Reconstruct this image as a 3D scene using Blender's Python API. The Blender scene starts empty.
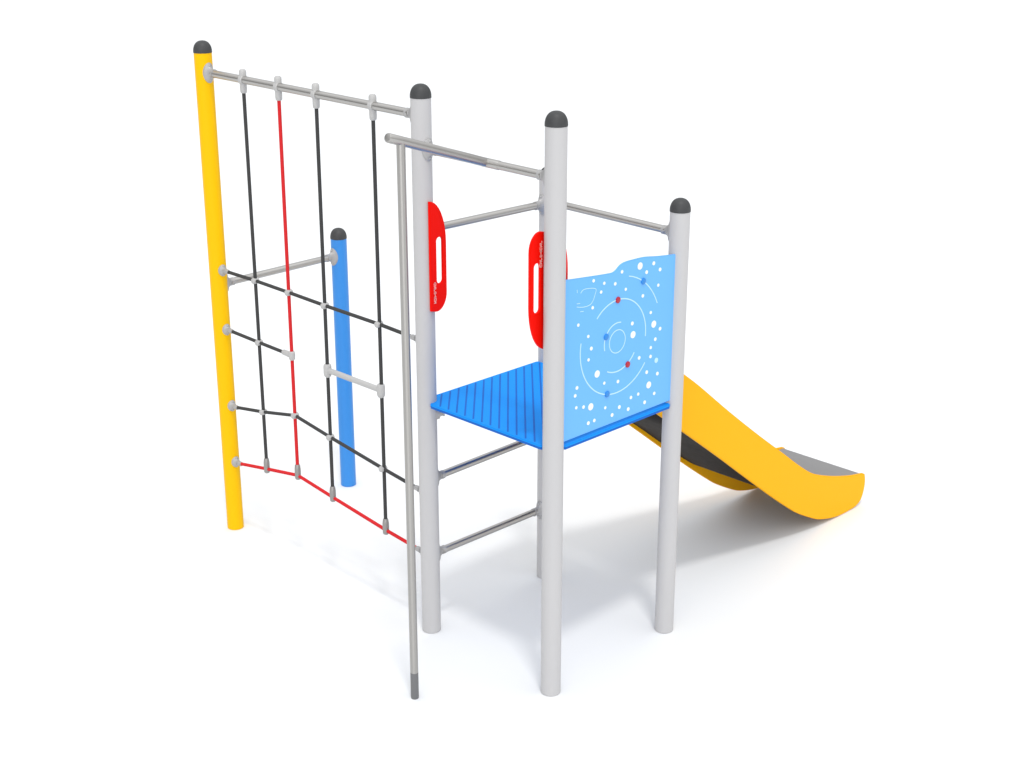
import bpy, bmesh, math, random
from mathutils import Vector, Matrix
random.seed(4)
sc = bpy.context.scene
C = sc.collection
PI = math.pi
R = math.radians

# ------------------------------------------------------------------ camera
cd = bpy.data.cameras.new('camera')
cd.sensor_width = 36.0
cd.lens = 1493.6 / 1024 * 36.0
cd.clip_start = 0.1
cd.clip_end = 500.0
cam = bpy.data.objects.new('camera', cd)
C.objects.link(cam)
cam.location = (4.9464, -4.3791, 3.7059)
cam.rotation_euler = (R(90 - 20.009), 0, R(45))
sc.camera = cam

# ------------------------------------------------------------------ world: pale studio surround
w = bpy.data.worlds.new('World')
sc.world = w
w.use_nodes = True
nt = w.node_tree
nt.nodes.clear()
out = nt.nodes.new('ShaderNodeOutputWorld')
bg = nt.nodes.new('ShaderNodeBackground')
tc = nt.nodes.new('ShaderNodeTexCoord')
sep = nt.nodes.new('ShaderNodeSeparateXYZ')
ramp = nt.nodes.new('ShaderNodeValToRGB')
ramp.color_ramp.interpolation = 'EASE'
els = ramp.color_ramp.elements
els[0].position, els[0].color = 0.0, (0.13, 0.127, 0.125, 1)
els[1].position, els[1].color = 1.0, (0.98, 1.0, 1.02, 1)
e = els.new(0.30); e.color = (0.42, 0.425, 0.43, 1)
e = els.new(0.62); e.color = (0.93, 0.945, 0.96, 1)
nt.links.new(tc.outputs['Generated'], sep.inputs[0])
nt.links.new(sep.outputs['Z'], ramp.inputs['Fac'])


def lobe(direction, power, gain):
    d = Vector(direction).normalized()
    dot = nt.nodes.new('ShaderNodeVectorMath'); dot.operation = 'DOT_PRODUCT'
    dot.inputs[1].default_value = d
    nt.links.new(tc.outputs['Generated'], dot.inputs[0])
    mx = nt.nodes.new('ShaderNodeMath'); mx.operation = 'MAXIMUM'; mx.inputs[1].default_value = 0
    nt.links.new(dot.outputs['Value'], mx.inputs[0])
    pw = nt.nodes.new('ShaderNodeMath'); pw.operation = 'POWER'; pw.inputs[1].default_value = power
    nt.links.new(mx.outputs[0], pw.inputs[0])
    ml = nt.nodes.new('ShaderNodeMath'); ml.operation = 'MULTIPLY'; ml.inputs[1].default_value = gain
    nt.links.new(pw.outputs[0], ml.inputs[0])
    return ml.outputs[0]


l1 = lobe((0.75, -1.0, 0.28), 14, 2.4)      # bright world lobes, added to put streaks on the steel tubes
l2 = lobe((1.0, 0.35, 0.25), 8, 0.55)
ad = nt.nodes.new('ShaderNodeMath'); ad.operation = 'ADD'
nt.links.new(l1, ad.inputs[0]); nt.links.new(l2, ad.inputs[1])
comb = nt.nodes.new('ShaderNodeVectorMath'); comb.operation = 'ADD'
nt.links.new(ramp.outputs['Color'], comb.inputs[0])
nt.links.new(ad.outputs[0], comb.inputs[1])
nt.links.new(comb.outputs[0], bg.inputs['Color'])
bg.inputs['Strength'].default_value = 1.27
nt.links.new(bg.outputs[0], out.inputs['Surface'])

# ------------------------------------------------------------------ key lamp
ld = bpy.data.lights.new('key_lamp', 'AREA')
ld.shape = 'DISK'
ld.size = 6.6
ld.energy = 11200
ld.color = (1.0, 0.985, 0.96)
key = bpy.data.objects.new('key_lamp', ld)
C.objects.link(key)
tgt = Vector((0.1, 0.6, 0.0))
kdir = Vector((0.31, -0.21, 1.0)).normalized()
key.location = tgt + kdir * 60.0
key.rotation_euler = (-kdir).to_track_quat('-Z', 'Y').to_euler()

vs = sc.view_settings
vs.view_transform = 'Standard'
vs.look = 'None'
vs.exposure = 0.0
vs.gamma = 1.0
vs.use_curve_mapping = False


# ------------------------------------------------------------------ materials
def mat(name, col, rough=0.5, metal=0.0, spec=0.5, bump=0.0, scale=60.0, vary=0.0, coat=0.0, stretch=(1, 1, 1)):
    m = bpy.data.materials.new(name)
    m.use_nodes = True
    t = m.node_tree
    b = t.nodes['Principled BSDF']
    b.inputs['Base Color'].default_value = (*col, 1)
    b.inputs['Roughness'].default_value = rough
    b.inputs['Metallic'].default_value = metal
    b.inputs['Specular IOR Level'].default_value = spec
    b.inputs['Coat Weight'].default_value = coat
    tcn = t.nodes.new('ShaderNodeTexCoord')
    mp = t.nodes.new('ShaderNodeMapping')
    mp.inputs['Scale'].default_value = stretch
    t.links.new(tcn.outputs['Object'], mp.inputs['Vector'])
    nz = t.nodes.new('ShaderNodeTexNoise')
    nz.inputs['Scale'].default_value = scale
    nz.inputs['Detail'].default_value = 4
    t.links.new(mp.outputs[0], nz.inputs['Vector'])
    if vary:
        hs = t.nodes.new('ShaderNodeMixRGB')
        hs.inputs[1].default_value = (*[max(0, c * (1 - vary)) for c in col], 1)
        hs.inputs[2].default_value = (*[min(1, c * (1 + vary)) for c in col], 1)
        t.links.new(nz.outputs['Fac'], hs.inputs[0])
        t.links.new(hs.outputs[0], b.inputs['Base Color'])
        rr = t.nodes.new('ShaderNodeMapRange')
        rr.inputs['To Min'].default_value = max(0.02, rough - 0.08)
        rr.inputs['To Max'].default_value = min(1, rough + 0.08)
        t.links.new(nz.outputs['Fac'], rr.inputs['Value'])
        t.links.new(rr.outputs[0], b.inputs['Roughness'])
    if bump:
        bp = t.nodes.new('ShaderNodeBump')
        bp.inputs['Strength'].default_value = bump
        bp.inputs['Distance'].default_value = 0.002
        t.links.new(nz.outputs['Fac'], bp.inputs['Height'])
        t.links.new(bp.outputs[0], b.inputs['Normal'])
    return m


M = dict(
    ground=mat('studio_floor', (0.80, 0.81, 0.82), 0.9, spec=0.1, vary=0.01, scale=2.0),
    grey=mat('grey_powder_coat', (0.482, 0.475, 0.480), 0.42, bump=0.06, scale=400, vary=0.02, spec=0.35),
    yellow=mat('yellow_powder_coat', (0.84, 0.475, 0.0), 0.45, bump=0.04, scale=400, vary=0.02, spec=0.12),
    blue=mat('blue_powder_coat', (0.03, 0.24, 0.68), 0.38, bump=0.06, scale=400, vary=0.02, spec=0.4),
    cap=mat('black_plastic_cap', (0.045, 0.046, 0.048), 0.5, bump=0.15, scale=250, vary=0.1, spec=0.35),
    steel=mat('brushed_stainless_steel', (0.47, 0.455, 0.435), 0.30, metal=1.0),
    flange=mat('cast_aluminium_flange', (0.38, 0.375, 0.375), 0.45, metal=0.3, vary=0.04, scale=150, bump=0.1),
    clamp=mat('grey_plastic_clamp', (0.43, 0.425, 0.42), 0.45, vary=0.05, scale=150, bump=0.1),
    ferrule=mat('dull_aluminium_ferrule', (0.30, 0.29, 0.28), 0.4, metal=0.6, vary=0.05, scale=150),
    deck=mat('blue_deck_board', (0.008, 0.27, 0.82), 0.55, bump=0.1, scale=300, vary=0.02, spec=0.1),
    groove=mat('blue_deck_groove', (0.006, 0.12, 0.50), 0.6, spec=0.2, vary=0.02),
    panel=mat('sky_blue_board', (0.14, 0.425, 0.87), 0.45, vary=0.02, scale=200, spec=0.3),
    white=mat('white_engraving', (0.82, 0.84, 0.85), 0.5, vary=0.01),
    pale=mat('pale_blue_engraving', (0.45, 0.70, 0.86), 0.5, vary=0.01),
    faded=mat('faded_white_lettering', (0.85, 0.50, 0.46), 0.5, vary=0.02),
    red=mat('red_board', (0.84, 0.004, 0.0), 0.5, vary=0.03, scale=200, spec=0.1),
    redbead=mat('red_bead', (0.40, 0.010, 0.03), 0.35, vary=0.03),
    bluebead=mat('blue_bead', (0.02, 0.21, 0.60), 0.35, vary=0.03),
    slide=mat('golden_yellow_board', (0.86, 0.425, 0.004), 0.5, vary=0.02, scale=200, spec=0.1),
    bed=mat('slide_steel_sheet', (0.54, 0.53, 0.53), 0.33, metal=1.0, vary=0.03, scale=100),
    under=mat('dark_underside', (0.015, 0.011, 0.0085), 0.6, spec=0.06, vary=0.15, scale=30),  # very dark brown on the bed's underside and long edges
    foot=mat('dark_grey_steel_foot', (0.19, 0.19, 0.195), 0.4, metal=0.7, vary=0.05),
)


def tube_steel(axis):
    m = mat('turned_steel_tube_' + axis.lower(), (0.42, 0.408, 0.39) if axis == 'Z' else (0.46, 0.447, 0.43), 0.32, metal=1.0)
    t = m.node_tree
    b = t.nodes['Principled BSDF']
    tg = t.nodes.new('ShaderNodeTangent')
    tg.direction_type = 'RADIAL'
    tg.axis = axis
    b.inputs['Anisotropic'].default_value = 0.88
    b.inputs['Anisotropic Rotation'].default_value = 0.25
    t.links.new(tg.outputs[0], b.inputs['Tangent'])
    return m


for ax_ in 'XYZ':
    M['steel' + ax_] = tube_steel(ax_)


def rope_mat(name, col):
    m = mat(name, col, 0.75, spec=0.2, vary=0.25, scale=260)
    t = m.node_tree
    b = t.nodes['Principled BSDF']
    tcn = t.nodes.new('ShaderNodeTexCoord')
    mp = t.nodes.new('ShaderNodeMapping')
    mp.inputs['Rotation'].default_value = (0.0, R(35), 0.0)
    t.links.new(tcn.outputs['Object'], mp.inputs['Vector'])
    wv = t.nodes.new('ShaderNodeTexWave')
    wv.inputs['Scale'].default_value = 55
    wv.bands_direction = 'Z'
    t.links.new(mp.outputs[0], wv.inputs['Vector'])
    bp = t.nodes.new('ShaderNodeBump')
    bp.inputs['Strength'].default_value = 0.5
    bp.inputs['Distance'].default_value = 0.002
    t.links.new(wv.outputs['Fac'], bp.inputs['Height'])
    t.links.new(bp.outputs[0], b.inputs['Normal'])
    return m


M['rope'] = rope_mat('dark_grey_braided_rope', (0.050, 0.050, 0.050))
M['redrope'] = rope_mat('red_braided_rope', (0.62, 0.018, 0.022))


# ------------------------------------------------------------------ mesh helpers
def obj(name, bm, m, parent=None, sharp=38, label=None, at=None):
    if at is not None:
        bmesh.ops.translate(bm, verts=bm.verts, vec=-Vector(at))
    bmesh.ops.recalc_face_normals(bm, faces=bm.faces)
    for f in bm.faces:
        f.smooth = True
    for ed in bm.edges:
        if len(ed.link_faces) == 2 and ed.calc_face_angle(0) > R(sharp):
            ed.smooth = False
    me = bpy.data.meshes.new(name)
    bm.to_mesh(me)
    bm.free()
    for mm in (m if isinstance(m, (list, tuple)) else [m]):
        me.materials.append(mm)
    o = bpy.data.objects.new(name, me)
    C.objects.link(o)
    if parent is not None:
        o.parent = parent
    if at is not None:
        o.location = at
    if label:
        o['label'] = label
    return o


def frame(d):
    d = d.normalized()
    a = Vector((0, 0, 1)) if abs(d.z) < 0.9 else Vector((1, 0, 0))
    u = d.cross(a).normalized()
    return u, d.cross(u).normalized()


def tube(bm, pts, r, n=20, cap=True, mi=0, round_end=False):
    pts = [Vector(p) for p in pts]
    rs = r if isinstance(r, (list, tuple)) else [r] * len(pts)
    rings = []
    u = v = None
    for i, p in enumerate(pts):
        d = (pts[min(i + 1, len(pts) - 1)] - pts[max(i - 1, 0)]).normalized()
        if u is None:
            u, v = frame(d)
        else:
            u = (u - d * u.dot(d)).normalized()
            v = d.cross(u)
        rings.append([bm.verts.new(p + (u * math.cos(2 * PI * k / n) + v * math.sin(2 * PI * k / n)) * rs[i]) for k in range(n)])
    for a, b in zip(rings, rings[1:]):
        for k in range(n):
            bm.faces.new((a[k], a[(k + 1) % n], b[(k + 1) % n], b[k])).material_index = mi
    if cap:
        bm.faces.new(rings[0][::-1]).material_index = mi
        bm.faces.new(rings[-1]).material_index = mi


def lathe(bm, base, axis, prof, n=32, mi=0, sx=1.0, sy=1.0, up=None):
    """prof: list of (radius, height along axis)"""
    base = Vector(base)
    d = Vector(axis).normalized()
    u, v = frame(d)
    if up is not None:
        v = Vector(up).normalized()
        u = v.cross(d)
    rings = []
    for r, h in prof:
        if r < 1e-6:
            rings.append([bm.verts.new(base + d * h)])
        else:
            rings.append([bm.verts.new(base + d * h + u * (sx * r * math.cos(2 * PI * k / n)) + v * (sy * r * math.sin(2 * PI * k / n))) for k in range(n)])
    for a, b in zip(rings, rings[1:]):
        for k in range(n):
            k2 = (k + 1) % n
            if len(a) == 1 and len(b) == 1:
                continue
            if len(a) == 1:
                f = bm.faces.new((a[0], b[k2], b[k]))
            elif len(b) == 1:
                f = bm.faces.new((a[k], a[k2], b[0]))
            else:
                f = bm.faces.new((a[k], a[k2], b[k2], b[k]))
            f.material_index = mi
    if len(rings[0]) > 1:
        bm.faces.new(rings[0][::-1]).material_index = mi
    if len(rings[-1]) > 1:
        bm.faces.new(rings[-1]).material_index = mi


def box(bm, lo, hi, bev=0.0, mi=0):
    r = bmesh.ops.create_cube(bm, size=1.0)
    lo, hi = Vector(lo), Vector(hi)
    for v in r['verts']:
        v.co = Vector([lo[i] + (v.co[i] + 0.5) * (hi[i] - lo[i]) for i in range(3)])
    fs = {f for v in r['verts'] for f in v.link_faces}
    for f in fs:
        f.material_index = mi
    if bev:
        es = {ed for v in r['verts'] for ed in v.link_edges}
        rr = bmesh.ops.bevel(bm, geom=list(es), offset=bev, segments=2, affect='EDGES')
        for f in rr['faces']:
            f.material_index = mi


def prism(outline, holes, x0, x1, put, bev=0.003):
    """extrude a flat outline (with holes) between x0 and x1; put(x, a, b) -> Vector"""
    bm = bmesh.new()
    edges = []
    for loop in [outline] + holes:
        vs_ = [bm.verts.new(put(x0, *p)) for p in loop]
        edges += [bm.edges.new((vs_[i], vs_[(i + 1) % len(vs_)])) for i in range(len(vs_))]
    bmesh.ops.triangle_fill(bm, use_beauty=True, use_dissolve=False, edges=edges)
    bmesh.ops.dissolve_limit(bm, angle_limit=0.001, verts=bm.verts, edges=bm.edges)
    ex = bmesh.ops.extrude_face_region(bm, geom=list(bm.faces))
    dv = put(x1, 0, 0) - put(x0, 0, 0)
    for g in ex['geom']:
        if isinstance(g, bmesh.types.BMVert):
            g.co += dv
    bmesh.ops.recalc_face_normals(bm, faces=bm.faces)
    if bev:
        rim = [ed for ed in bm.edges if len(ed.link_faces) == 2 and ed.calc_face_angle(0) > R(60) and abs((ed.verts[0].co - ed.verts[1].co).normalized().dot(dv.normalized())) < 0.5]
        bmesh.ops.bevel(bm, geom=rim, offset=bev, segments=2, affect='EDGES', clamp_overlap=True)
    return bm


def smooth_path(pts, n=6, closed=False):
    P = [Vector((*p, 0)) if len(p) == 2 else Vector(p) for p in pts]
    res = []
    m = len(P)
    for i in range(m if closed else m - 1):
        p0, p1, p2, p3 = (P[(i - 1) % m], P[i], P[(i + 1) % m], P[(i + 2) % m]) if closed else (P[max(i - 1, 0)], P[i], P[i + 1], P[min(i + 2, m - 1)])
        for k in range(n):
            t = k / n
            res.append(0.5 * ((2 * p1) + (p2 - p0) * t + (2 * p0 - 5 * p1 + 4 * p2 - p3) * t * t + (3 * p1 - p0 - 3 * p2 + p3) * t ** 3))
    if not closed:
        res.append(P[-1])
    return res


# ------------------------------------------------------------------ setting
bm = bmesh.new()
bmesh.ops.create_grid(bm, x_segments=2, y_segments=2, size=150)
g = obj('ground', bm, M['ground'])
g['kind'] = 'structure'

# ------------------------------------------------------------------ the play frame
root = bpy.data.objects.new('climbing_frame', None)
C.objects.link(root)
root.empty_display_size = 0.3
root['label'] = 'playground climbing frame with rope net, blue deck and yellow slide on white floor'
root['category'] = 'climbing frame'

S = 0.82
PR = 0.0464
pA, pB, pC, pD = (0, 0), (S, 0), (S, S), (0, S)
pY, pE = (-1.676, 0), (-1.69, 0.842)


def post(p, h, m, label=None):
    bm = bmesh.new()
    lathe(bm, (*p, 0), (0, 0, 1), [(PR - 0.003, 0.0), (PR, 0.003), (PR, 0.6), (PR, 1.2), (PR, h)], 48)
    o = obj('post', bm, m, root, label=label)
    bm = bmesh.new()
    rc = 0.0480
    prof = [(PR - 0.004, -0.003), (rc, -0.003), (rc, 0.003)] + [(rc * math.cos(a) ** 0.82, 0.003 + 0.0545 * math.sin(a)) for a in [PI / 2 * k / 12 for k in range(1, 12)]] + [(0, 0.0575)]
    lathe(bm, (*p, h), (0, 0, 1), prof, 48)
    obj('post_cap', bm, M['cap'], o)
    return o


post(pA, 2.647, M['grey'], 'tall grey post carrying both the net bar and the deck')
post(pB, 2.627, M['grey'], 'tallest-looking grey post nearest the front')
post(pC, 2.137, M['grey'], 'shorter grey post beside the slide')
post(pD, 2.160, M['grey'], 'grey post mostly hidden behind the front post')
post(pY, 2.686, M['yellow'], 'tall yellow post at the net end')
post(pE, 1.551, M['blue'], 'short blue post behind the net')


def flange_bm(bm, p, axis, br, rz=0.052, ry=0.031, ln=0.042, n=40):
    """saddle plate hugging a round post at p, flaring to a bar of radius br along axis"""
    d = Vector(axis).normalized()
    up = Vector((0, 0, 1))
    sd = up.cross(d)
    prof = [(1.0, -0.002), (1.0, 0.004), (0.90, 0.0075), (0.70, 0.010), (0.54, 0.0165), (0.42, 0.028)]
    rings = []
    for f, h in prof:
        ring = []
        for k in range(n):
            a = 2 * PI * k / n
            t, z = ry * f * math.cos(a), rz * f * math.sin(a)
            ring.append(bm.verts.new(Vector(p) + d * (math.sqrt(max(PR * PR - t * t, 0)) + h) + sd * t + up * z))
        rings.append(ring)
    for rr, h in ((br + 0.003, ln), (br + 0.003, ln + 0.006), (br * 0.8, ln + 0.007)):
        rings.append([bm.verts.new(Vector(p) + d * (PR + h) + sd * (rr * math.cos(2 * PI * k / n)) + up * (rr * math.sin(2 * PI * k / n))) for k in range(n)])
    for a, b in zip(rings, rings[1:]):
        for k in range(n):
            bm.faces.new((a[k], a[(k + 1) % n], b[(k + 1) % n], b[k]))
    bm.faces.new(rings[0][::-1])
    bm.faces.new(rings[-1])
    for sz in (-0.72, 0.72):      # bolt heads
        q = Vector(p) + d * (PR + 0.006) + up * (rz * sz)
        lathe(bm, q, d, [(0.007, -0.004), (0.007, 0.005), (0.004, 0.008), (0, 0.0085)], 12)


def bar(name, p, q, z0, z1=None, r=0.0185, label=None, rz=0.052):
    z1 = z0 if z1 is None else z1
    a, b = Vector((*p, z0)), Vector((*q, z1))
    d = (b - a)
    d.z = 0
    d.normalize()
    s = (b - a).normalized()
    bm = bmesh.new()
    tube(bm, [a + s * (PR + 0.03), (a + b) / 2, b - s * (PR + 0.03)], r, 28)
    cen = (a + b) / 2
    o = obj(name, bm, M['steelX' if abs(d.x) > abs(d.y) else 'steelY'], root, label=label, at=cen)
    for c, ax in ((a, d), (b, -d)):
        bm = bmesh.new()
        flange_bm(bm, c, ax, r, rz=rz)
        obj('flange', bm, M['flange'], o).location = -cen
    return o


bar('net_bar', pY, pA, 2.584, 2.566, 0.0195, 'long steel bar the rope net hangs from')
topbar = bar('top_rail', pA, pB, 2.42, 2.41, 0.0185, 'steel rail the sliding pole arm joins')
bar('top_rail', pA, pD, 2.045, 2.037, 0.018, 'steel rail across the ladder side')
bar('top_rail', pD, pC, 2.044, 2.033, 0.018, 'steel rail above the slide start')
bar('ladder_rung', pA, pD, 0.815, 0.823, 0.018, 'upper steel rung below the deck')
bar('ladder_rung', pA, pD, 0.412, 0.402, 0.018, 'lower steel rung below the deck')
bar('balance_bar', pY, pE, 1.446, 1.446, 0.019, 'steel bar between the yellow and blue posts')

# ------------------------------------------------------------------ sliding pole
px_, py_ = 0.415, -0.479
bm = bmesh.new()
tube(bm, [(px_, py_, 0.13), (px_, py_, 1.3), (px_, py_, 2.565)], 0.0185, 28)
fp = obj('sliding_pole', bm, M['steelZ'], root, at=(px_, py_, 0))
UP_ = Vector((-px_, -py_, 0))
bm = bmesh.new()
tube(bm, [(px_, py_, 0.0), (px_, py_, 0.01), (px_, py_, 0.135)], [0.0178, 0.0187, 0.0187], 28)
obj('pole_foot', bm, M['foot'], fp).location = UP_
bm = bmesh.new()
a0 = Vector((0.415, 0.0, 2.415)); a1 = Vector((px_, py_, 2.572)); dd = (a1 - a0).normalized()
a2 = a1 + dd * 0.075
tube(bm, [a0, a1, a2 - dd * 0.008, a2 - dd * 0.002, a2], [0.0200, 0.0200, 0.0200, 0.018, 0.013], 28)
obj('pole_arm', bm, M['steelY'], fp, at=a1).location = a1 + UP_
bm = bmesh.new()
zz = lambda x: 2.42 - 0.01 * x / S
tube(bm, [(0.385, 0, zz(0.385)), (0.390, 0, zz(0.390)), (0.490, 0, zz(0.490)), (0.495, 0, zz(0.495))], [0.019, 0.0205, 0.0205, 0.019], 28)
cs = Vector((0.45, 0, zz(0.45)))
obj('clamp_sleeve', bm, M['steelX'], fp, at=cs).location = cs + UP_

# ------------------------------------------------------------------ deck
DZ0, DZ1 = 1.203, 1.223
lo, hi, NT = -0.026, S + 0.026, 0.053
oc = [(NT, lo), (S - NT, lo), (hi, NT), (hi, S - NT), (S - NT, hi), (NT, hi), (lo, S - NT), (lo, NT)]
bm = prism(oc, [], DZ0 + 0.010, DZ1, lambda x, a, b: Vector((a, b, x)), 0.002)
cm = S / 2
lip = prism([(cm + (a - cm) * 0.9975, cm + (b - cm) * 0.9975) for a, b in oc], [], DZ0, DZ0 + 0.013, lambda x, a, b: Vector((a, b, x)), 0.0)
for f in lip.faces:
    f.material_index = 1
tmp = bpy.data.meshes.new('tmp')
lip.to_mesh(tmp); lip.free()
bm.from_mesh(tmp)
bpy.data.meshes.remove(tmp)
deck = obj('platform', bm, [M['deck'], M['groove']], root)
bm = bmesh.new()
wd = 0.0395
for k in range(-14, 15):
    c0 = k * wd * math.sqrt(2)     # line y + x - S = 0 is the A..C diagonal; grooves run along (1,-1)
    # groove line: x + y = S + c0
    s0 = S + c0
    xa, xb = max(lo + 0.014, s0 - hi + 0.014, (s0 - 0.76) / 2), min(hi - 0.05, s0 - lo - 0.014, (s0 + 0.76) / 2)
    if xb - xa < 0.07:
        continue
    hw = 0.0040
    n2 = math.sqrt(0.5)
    P_ = [Vector((xa, s0 - xa, DZ1 + 0.0008)), Vector((xb, s0 - xb, DZ1 + 0.0008))]
    off = Vector((n2, n2, 0)) * hw
    q = [P_[0] - off, P_[0] + off, P_[1] + off, P_[1] - off]
    v1 = [bm.verts.new(x) for x in q]
    v0 = [bm.verts.new(x - Vector((0, 0, 0.003))) for x in q]
    bm.faces.new(v1); bm.faces.new(v0[::-1])
    for i in range(4):
        bm.faces.new((v1[i], v0[i], v0[(i + 1) % 4], v1[(i + 1) % 4]))
obj('tread_groove', bm, M['groove'], deck, label='thin dark diagonal tread lines across the blue deck')
for (cx, cy), (sx, sy) in ((pA, (1, 1)), (pB, (-1, 1)), (pD, (1, -1))):
    bm = bmesh.new()
    flange_bm(bm, (cx, cy, DZ0 - 0.045), (sx, sy, 0), 0.012, rz=0.03, ry=0.024, ln=0.03)
    obj('deck_bracket', bm, M['flange'], deck)

# ------------------------------------------------------------------ blue play panel
X0, X1 = S + 0.006, S + 0.017
top = [(0.045, 1.971), (0.12, 1.963), (0.265, 1.949), (0.340, 1.943), (0.360, 1.945), (0.377, 1.952), (0.390, 1.961), (0.405, 1.969), (0.437, 1.975), (0.50, 1.975), (0.568, 1.972), (0.66, 1.958), (0.780, 1.944)]
tp = [(p.x, p.y) for p in smooth_path(top, 4)]
outl = [(0.780, 1.238), (0.045, 1.238)] + tp
pbm = prism(outl, [], X0, X1, lambda x, a, b: Vector((x, a, b)), 0.002)
XF = X1 + 0.0012
SMALL = [(0.224, 1.9329), (0.2933, 1.9077), (0.3654, 1.8905), (0.274, 1.8724), (0.4368, 1.8509), (0.4088, 1.9361), (0.6239, 1.9325), (0.6696, 1.8951), (0.5764, 1.9009), (0.6609, 1.8235), (0.555, 1.7959), (0.6143, 1.705), (0.1312, 1.7548), (0.1964, 1.6886), (0.2212, 1.813), (0.488, 1.6818), (0.6845, 1.6126), (0.6528, 1.5695), (0.2174, 1.6284), (0.2009, 1.5802), (0.6226, 1.5363), (0.6228, 1.4935), (0.5427, 1.5064), (0.5991, 1.4234), (0.6763, 1.3973), (0.308, 1.4451), (0.4003, 1.4291), (0.1288, 1.469), (0.1181, 1.435), (0.1264, 1.3774), (0.1735, 1.3679), (0.3181, 1.3256), (0.4143, 1.3029), (0.4765, 1.2761), (0.4934, 1.3281), (0.5438, 1.3314), (0.5915, 1.2786), (0.6585, 1.3046), (0.3658, 1.2778), (0.2069, 1.2825), (0.2465, 1.2845)]
LARGE = [(0.5299, 1.9383), (0.6384, 1.6446), (0.495, 1.6276), (0.2593, 1.5004), (0.6168, 1.357), (0.2211, 1.3563)]


def disc(bm, y, z, r, mi, n=20, ry=None):
    ry = ry or r
    a = [bm.verts.new((XF, y + ry * math.cos(2 * PI * k / n), z + r * math.sin(2 * PI * k / n))) for k in range(n)]
    b = [bm.verts.new((X1 - 0.001, v.co.y, v.co.z)) for v in a]
    bm.faces.new(a).material_index = mi
    for k in range(n):
        bm.faces.new((b[k], b[(k + 1) % n], a[(k + 1) % n], a[k])).material_index = mi


def stroke(bm, pts, wdt, mi):
    L, Rr = [], []
    for i, p in enumerate(pts):
        d = (pts[min(i + 1, len(pts) - 1)] - pts[max(i - 1, 0)]).normalized()
        nn = Vector((-d.y, d.x, 0)) * wdt / 2
        L.append(p + nn); Rr.append(p - nn)
    ring = L + Rr[::-1]
    m = len(pts)
    va = [bm.verts.new((XF, p.x, p.y)) for p in L]
    vb = [bm.verts.new((XF, p.x, p.y)) for p in Rr]
    for i in range(m - 1):
        bm.faces.new((va[i], va[i + 1], vb[i + 1], vb[i])).material_index = mi
    wa = [bm.verts.new((X1 - 0.001, v.co.y, v.co.z)) for v in va]
    wb = [bm.verts.new((X1 - 0.001, v.co.y, v.co.z)) for v in vb]
    for i in range(m - 1):
        bm.faces.new((va[i], va[i + 1], wa[i + 1], wa[i])).material_index = mi
        bm.faces.new((vb[i], vb[i + 1], wb[i + 1], wb[i])).material_index = mi


for y, z in SMALL:
    disc(pbm, y, z, random.uniform(0.0070, 0.0092), 1)
disc(pbm, 0.665, 1.4647, 0.0125, 2)
for y, z in LARGE:
    disc(pbm, y, z, 0.0165, 1)
cy, cz = 0.389, 1.621


def arc(rad, a0, a1, wdt=0.0055, mi=2):
    n = max(6, int(abs(a1 - a0) / 5))
    stroke(pbm, [Vector((cy + rad * math.cos(R(a0 + (a1 - a0) * k / n)), cz + rad * math.sin(R(a0 + (a1 - a0) * k / n)), 0)) for k in range(n + 1)], wdt, mi)


arc(0.193, 136, -6)
arc(0.294, 77, 24, 0.005)
arc(0.243, 169, 323)
arc(0.142, 243, 326)
arc(0.087, 75, 197, 0.005)
arc(0.053, -10, 350, 0.004)
sat = [(0.1427, 1.8939), (0.1665, 1.9071), (0.2346, 1.8966), (0.237, 1.8741), (0.2118, 1.8334), (0.1641, 1.8284), (0.1182, 1.8384)]
stroke(pbm, smooth_path(sat, 4), 0.003, 2)
for ya, za, yb, zb in ((0.118, 1.852, 0.140, 1.850), (0.140, 1.812, 0.163, 1.810), (0.120, 1.915, 0.121, 1.900)):
    stroke(pbm, [Vector((ya, za, 0)), Vector((yb, zb, 0))], 0.003, 2)
panel = obj('play_panel', pbm, [M['panel'], M['white'], M['pale']], root, label='sky blue panel with white stars and orbits')
for col, pts in (('red', [(0.3853, 1.813), (0.463, 1.4947)]), ('blue', [(0.5547, 1.8643), (0.3129, 1.6596), (0.328, 1.3881)])):
    for y, z in pts:
        bm = bmesh.new()
        lathe(bm, (X1 - 0.002, y, z), (1, 0, 0), [(0.0145, 0), (0.0150, 0.004), (0.0142, 0.007), (0.011, 0.009), (0.005, 0.010), (0, 0.010)], 24)
        obj('bead', bm, M[col + 'bead'], panel, label='%s sliding bead' % col)


# ------------------------------------------------------------------ red grab handles
def glyphs(bm, x, y0, z0, size, step, count, flip, nx):
    """a column of small pale raised letter-like marks; only their strokes can be made out in the photo"""
    marks = [[(0, 0, 1, .22), (0, 0, .22, 1), (.78, 0, 1, 1)], [(0, 0, 1, .25), (0, .75, 1, 1), (.35, .2, .6, .8)], [(0, 0, .25, 1), (0, 0, 1, .25)],
             [(0, 0, 1, .22), (0, 0, .22, 1), (.78, 0, 1, 1), (0, .78, 1, 1)], [(.38, 0, .62, 1), (0, .78, 1, 1)]]
    for i in range(count):
        for a, b, c, d in marks[i % len(marks)]:
            z = z0 - i * step
            if flip:
                z = z0 + i * step
            sg = -1 if flip else 1
            za, zb = sorted((z - sg * b * size, z - sg * d * size))
            ya, yb = sorted((y0 + a * size * 1.1 * sg, y0 + c * size * 1.1 * sg))
            xa, xb = sorted((x - nx * 0.001, x + nx * 0.0012))
            box(bm, (xa, ya, za), (xb, yb, zb), 0, 1)


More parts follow.
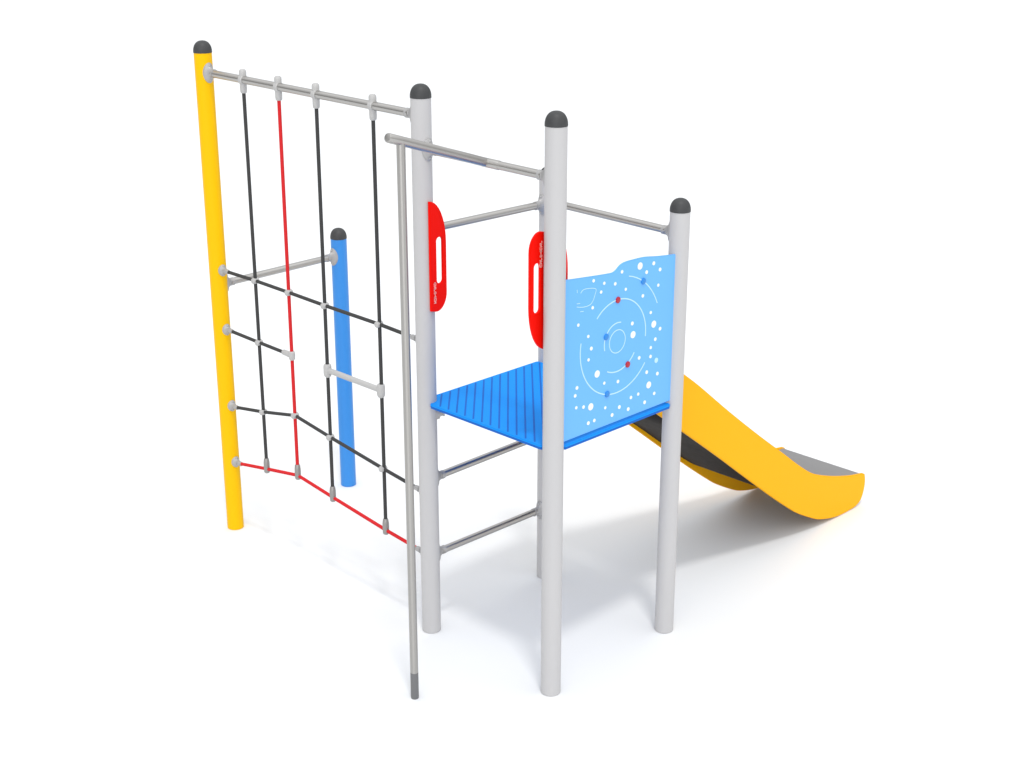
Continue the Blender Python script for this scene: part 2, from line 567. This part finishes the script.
def half_outline(n=10):
    """outline of one wing: straight inner edge at 0, outer edge at 0.104, local z from 0 (bottom) to 0.515"""
    w_, h_ = 0.0985, 0.520
    pts = [(0.0, 0.008), (0.025, 0.002)]
    for k in range(n + 1):
        a = -PI / 2 + PI / 2 * k / n
        pts.append((w_ - 0.062 + 0.062 * math.cos(a), 0.085 + 0.085 * math.sin(a)))
    for k in range(n + 1):
        a = PI / 2 * k / n
        pts.append((w_ * math.cos(a) if k < n else 0.0, h_ - 0.20 + 0.20 * math.sin(a)))
    return pts


def slot(n=8):
    y0, y1, z0, z1 = 0.038, 0.075, 0.131, 0.350
    r = (y1 - y0) / 2
    c = (y0 + y1) / 2
    return [(c + r * math.cos(PI + PI * k / n), z0 + r + r * math.sin(PI + PI * k / n)) for k in range(n + 1)] + [(c + r * math.cos(PI * k / n), z1 - r + r * math.sin(PI * k / n)) for k in range(n + 1)]


# on the net-side post: one wing pointing to the ladder opening
put = lambda x, a, b: Vector((x, -0.014 + a, 1.668 + b))
bm = prism(half_outline(), [slot()], PR + 0.001, PR + 0.014, put, 0.002)
glyphs(bm, PR + 0.014, 0.003, 1.810, 0.012, 0.0145, 7, False, 1)
obj('grab_handle', bm, [M['red'], M['faded']], root, label='red grab handle on the tall grey post beside the net')
# on the front post: two wings, turned half round about each other
zc = 1.668 + 0.515 / 2
xw = S - PR - 0.001
put = lambda x, a, b: Vector((x, 0.004 + a, 1.668 + b))
bm = prism(half_outline(), [slot()], xw - 0.014, xw, lambda x, a, b: Vector((x, 0.0345 + a, 1.668 + b)), 0.002)
bm2 = prism(half_outline(), [slot()], xw - 0.014, xw, lambda x, a, b: Vector((x, 0.0005 - a, 2 * zc - 1.668 - b)), 0.002)
tmp = bpy.data.meshes.new('tmp')
bm2.to_mesh(tmp); bm2.free()
bm.from_mesh(tmp)
bpy.data.meshes.remove(tmp)
box(bm, (xw - 0.0135, -0.009, 1.70), (xw - 0.0005, 0.040, 2.15), 0)
glyphs(bm, xw, -0.029, 2.030, 0.012, 0.0145, 8, True, 1)
obj('grab_handle', bm, [M['red'], M['faded']], root, label='red grab handle behind the front grey post')

# ------------------------------------------------------------------ slide
top = [(0.868, 1.392), (0.905, 1.374), (0.98, 1.319), (1.057, 1.263), (1.188, 1.166), (1.449, 0.958), (1.726, 0.747), (1.97, 0.569), (2.10, 0.472), (2.229, 0.385), (2.333, 0.334), (2.491, 0.277), (2.652, 0.231), (2.74, 0.212), (2.800, 0.202)]
endc = [(2.816, 0.193), (2.825, 0.160), (2.826, 0.115), (2.812, 0.062), (2.786, 0.026), (2.745, 0.008)]
botm = [(2.66, 0.002), (2.58, 0.004), (2.50, 0.014), (2.40, 0.038), (2.316, 0.068), (2.159, 0.149), (2.056, 0.216), (1.854, 0.362), (1.567, 0.581), (1.385, 0.721), (1.127, 0.914), (0.868, 1.105)]
out_ = [(p.x, p.y) for p in smooth_path(top, 4)] + [(p.x, p.y) for p in smooth_path(endc, 3)] + [(p.x, p.y) for p in smooth_path(botm, 4)]
XN, XFAR, TH = 0.695, 0.108, 0.019
bed_top = [(0.868, 1.226), (0.92, 1.208), (0.99, 1.110), (1.08, 0.988), (1.20, 0.896), (1.396, 0.760), (1.606, 0.602), (1.80, 0.455), (1.90, 0.386), (1.98, 0.343), (2.06, 0.313), (2.18, 0.285), (2.334, 0.259), (2.50, 0.232), (2.66, 0.212), (2.76, 0.202), (2.793, 0.198), (2.806, 0.188), (2.810, 0.172)]
bp_ = smooth_path(bed_top, 5)
bm = bmesh.new()
xs = [XFAR + TH - 0.002, XFAR + TH + 0.02, 0.40, XN - TH - 0.02, XN - TH + 0.002]
grid_t = [[bm.verts.new((x, p.x, p.y)) for x in xs] for p in bp_]
grid_b = []
for i, p in enumerate(bp_):
    d = (bp_[min(i + 1, len(bp_) - 1)] - bp_[max(i - 1, 0)]).normalized()
    nn = Vector((d.y, -d.x, 0)) * 0.02
    grid_b.append([bm.verts.new((x, p.x + nn.x, p.y + nn.y)) for x in xs])
for i in range(len(bp_) - 1):
    for j in range(len(xs) - 1):
        bm.faces.new((grid_t[i][j], grid_t[i][j + 1], grid_t[i + 1][j + 1], grid_t[i + 1][j])).material_index = 0
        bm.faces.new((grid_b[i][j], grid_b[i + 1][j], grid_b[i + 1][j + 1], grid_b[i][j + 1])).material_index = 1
    for j in (0, len(xs) - 1):
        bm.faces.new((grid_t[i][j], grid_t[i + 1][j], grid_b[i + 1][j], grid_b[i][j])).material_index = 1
for i in (0, len(bp_) - 1):
    for j in range(len(xs) - 1):
        bm.faces.new((grid_t[i][j], grid_t[i][j + 1], grid_b[i][j + 1], grid_b[i][j])).material_index = 0
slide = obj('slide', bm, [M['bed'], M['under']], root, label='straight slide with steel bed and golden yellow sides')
for x0 in (XFAR, XN - TH):
    bm = prism(out_, [], x0, x0 + TH, lambda x, a, b: Vector((x, a, b)), 0.003)
    obj('side_wall', bm, M['slide'], slide)
# ------------------------------------------------------------------ rope net
ROPE = 0.0092
net = None
YX, AX = pY[0] + PR, pA[0] - PR
vx_top = [-1.335, -1.043, -0.748, -0.330]
vx_bot = [-1.333, -1.051, -0.755, -0.332]
rows = [
    [(YX + 0.04, 1.535), (-1.335, 1.537), (-1.046, 1.533), (-0.751, 1.527), (-0.336, 1.524), (AX - 0.04, 1.515)],
    [(YX + 0.04, 1.201), (-1.335, 1.196), (-1.048, 1.192)],
    [(YX + 0.04, 0.758), (-1.335, 0.800), (-1.049, 0.858), (-0.755, 0.819), (-0.340, 0.770), (AX - 0.04, 0.744)],
    [(YX + 0.04, 0.420), (-1.333, 0.466), (-1.051, 0.514), (-0.755, 0.480), (-0.332, 0.435), (AX - 0.04, 0.415)],
]
ncols = ['rope', 'redrope', 'rope', 'rope']
net = bpy.data.objects.new('rope_net', None)
C.objects.link(net)
net.parent = root
net.empty_display_size = 0.1
for i in range(4):
    zb = rows[3][i + 1][1] + 0.03
    zt = 2.584 - 0.018 * (vx_top[i] - pY[0]) / 1.676
    bm = bmesh.new()
    n = 14
    tube(bm, [(vx_top[i] + (vx_bot[i] - vx_top[i]) * k / n, 0, (zt - 0.05) + (zb - (zt - 0.05)) * k / n) for k in range(n + 1)], ROPE, 12)
    obj('rope', bm, M[ncols[i]], net, label='red upright rope' if i == 1 else 'dark grey upright rope')
    # hanger: ring clamp round the bar, bolt boss above, ferrule below
    x = vx_top[i]
    bm = bmesh.new()
    tube(bm, [(x - 0.014, 0, zt), (x - 0.011, 0, zt), (x + 0.011, 0, zt), (x + 0.014, 0, zt)], [0.0215, 0.0245, 0.0245, 0.0215], 24)
    lathe(bm, (x, 0, zt + 0.018), (0, 0, 1), [(0.0175, 0), (0.0185, 0.016), (0.0175, 0.026), (0.012, 0.033), (0, 0.035)], 24)
    lathe(bm, (x, 0, zt - 0.066), (0, 0, 1), [(0.0135, 0), (0.0165, 0.005), (0.0175, 0.02), (0.0175, 0.050)], 24)
    obj('hanger_clamp', bm, M['clamp'], net)
    # ferrule at the foot rope
    x = vx_bot[i]
    z0 = rows[3][i + 1][1]
    bm = bmesh.new()
    lathe(bm, (x, 0, z0 - 0.022), (0, 0, 1), [(0.011, 0), (0.0155, 0.005), (0.0165, 0.03), (0.0165, 0.06), (0.0135, 0.082), (0.0100, 0.086)], 20)
    obj('end_ferrule', bm, M['ferrule'], net)
for ri, row in enumerate(rows):
    bm = bmesh.new()
    tube(bm, [(x, 0.0, z) for x, z in row], ROPE, 12)
    obj('rope', bm, M['redrope' if ri == 3 else 'rope'], net, label='red foot rope' if ri == 3 else 'dark grey level rope')
    if ri < 3:
        for k, (x, z) in enumerate(row[1:5]):
            if ri == 1 and k == 1:
                continue
            bm = bmesh.new()
            lathe(bm, (x, -0.021, z), (0, 1, 0), [(0.009, 0), (0.0145, 0.004), (0.0165, 0.012), (0.0165, 0.030), (0.0145, 0.038), (0.009, 0.042)], 20)
            obj('cross_connector', bm, M['clamp'], net)
    # wall eyes
    ends = [(row[0], pY, 1)] + ([(row[-1], pA, -1)] if ri != 1 else [])
    for (x, z), p, sgn in ends:
        bm = bmesh.new()
        flange_bm(bm, (p[0], p[1], z), (sgn, 0, 0), 0.012, rz=0.032, ry=0.025, ln=0.02)
        tube(bm, [(p[0] + sgn * (PR + 0.015), 0, z), (p[0] + sgn * (PR + 0.046), 0, z), (p[0] + sgn * (PR + 0.056), 0, z)], [0.0135, 0.0135, 0.0105], 16)
        obj('rope_mount', bm, M['flange'], net)
# the short row ends in a ferrule and tee on the red rope
bm = bmesh.new()
tube(bm, [(-1.125, 0, 1.1945), (-1.118, 0, 1.1943), (-1.07, 0, 1.193), (-1.04, 0, 1.192)], [0.010, 0.0145, 0.0155, 0.0155], 18)
lathe(bm, (-1.048, 0, 1.168), (0, 0, 1), [(0.0115, 0), (0.0165, 0.006), (0.0165, 0.042), (0.0115, 0.048)], 18)
obj('tee_connector', bm, M['clamp'], net)
# plastic rung between the third and fourth upright
bm = bmesh.new()
tube(bm, [(-0.753, 0, 1.186), (-0.54, 0, 1.186), (-0.336, 0, 1.186)], 0.0145, 22)
for x in (-0.753, -0.336):
    lathe(bm, (x, 0, 1.186 - 0.037), (0, 0, 1), [(0.013, 0), (0.0185, 0.008), (0.0205, 0.02), (0.0205, 0.055), (0.0185, 0.066), (0.013, 0.070)], 22)
obj('net_rung', bm, M['clamp'], net, label='grey plastic rung between two dark ropes')
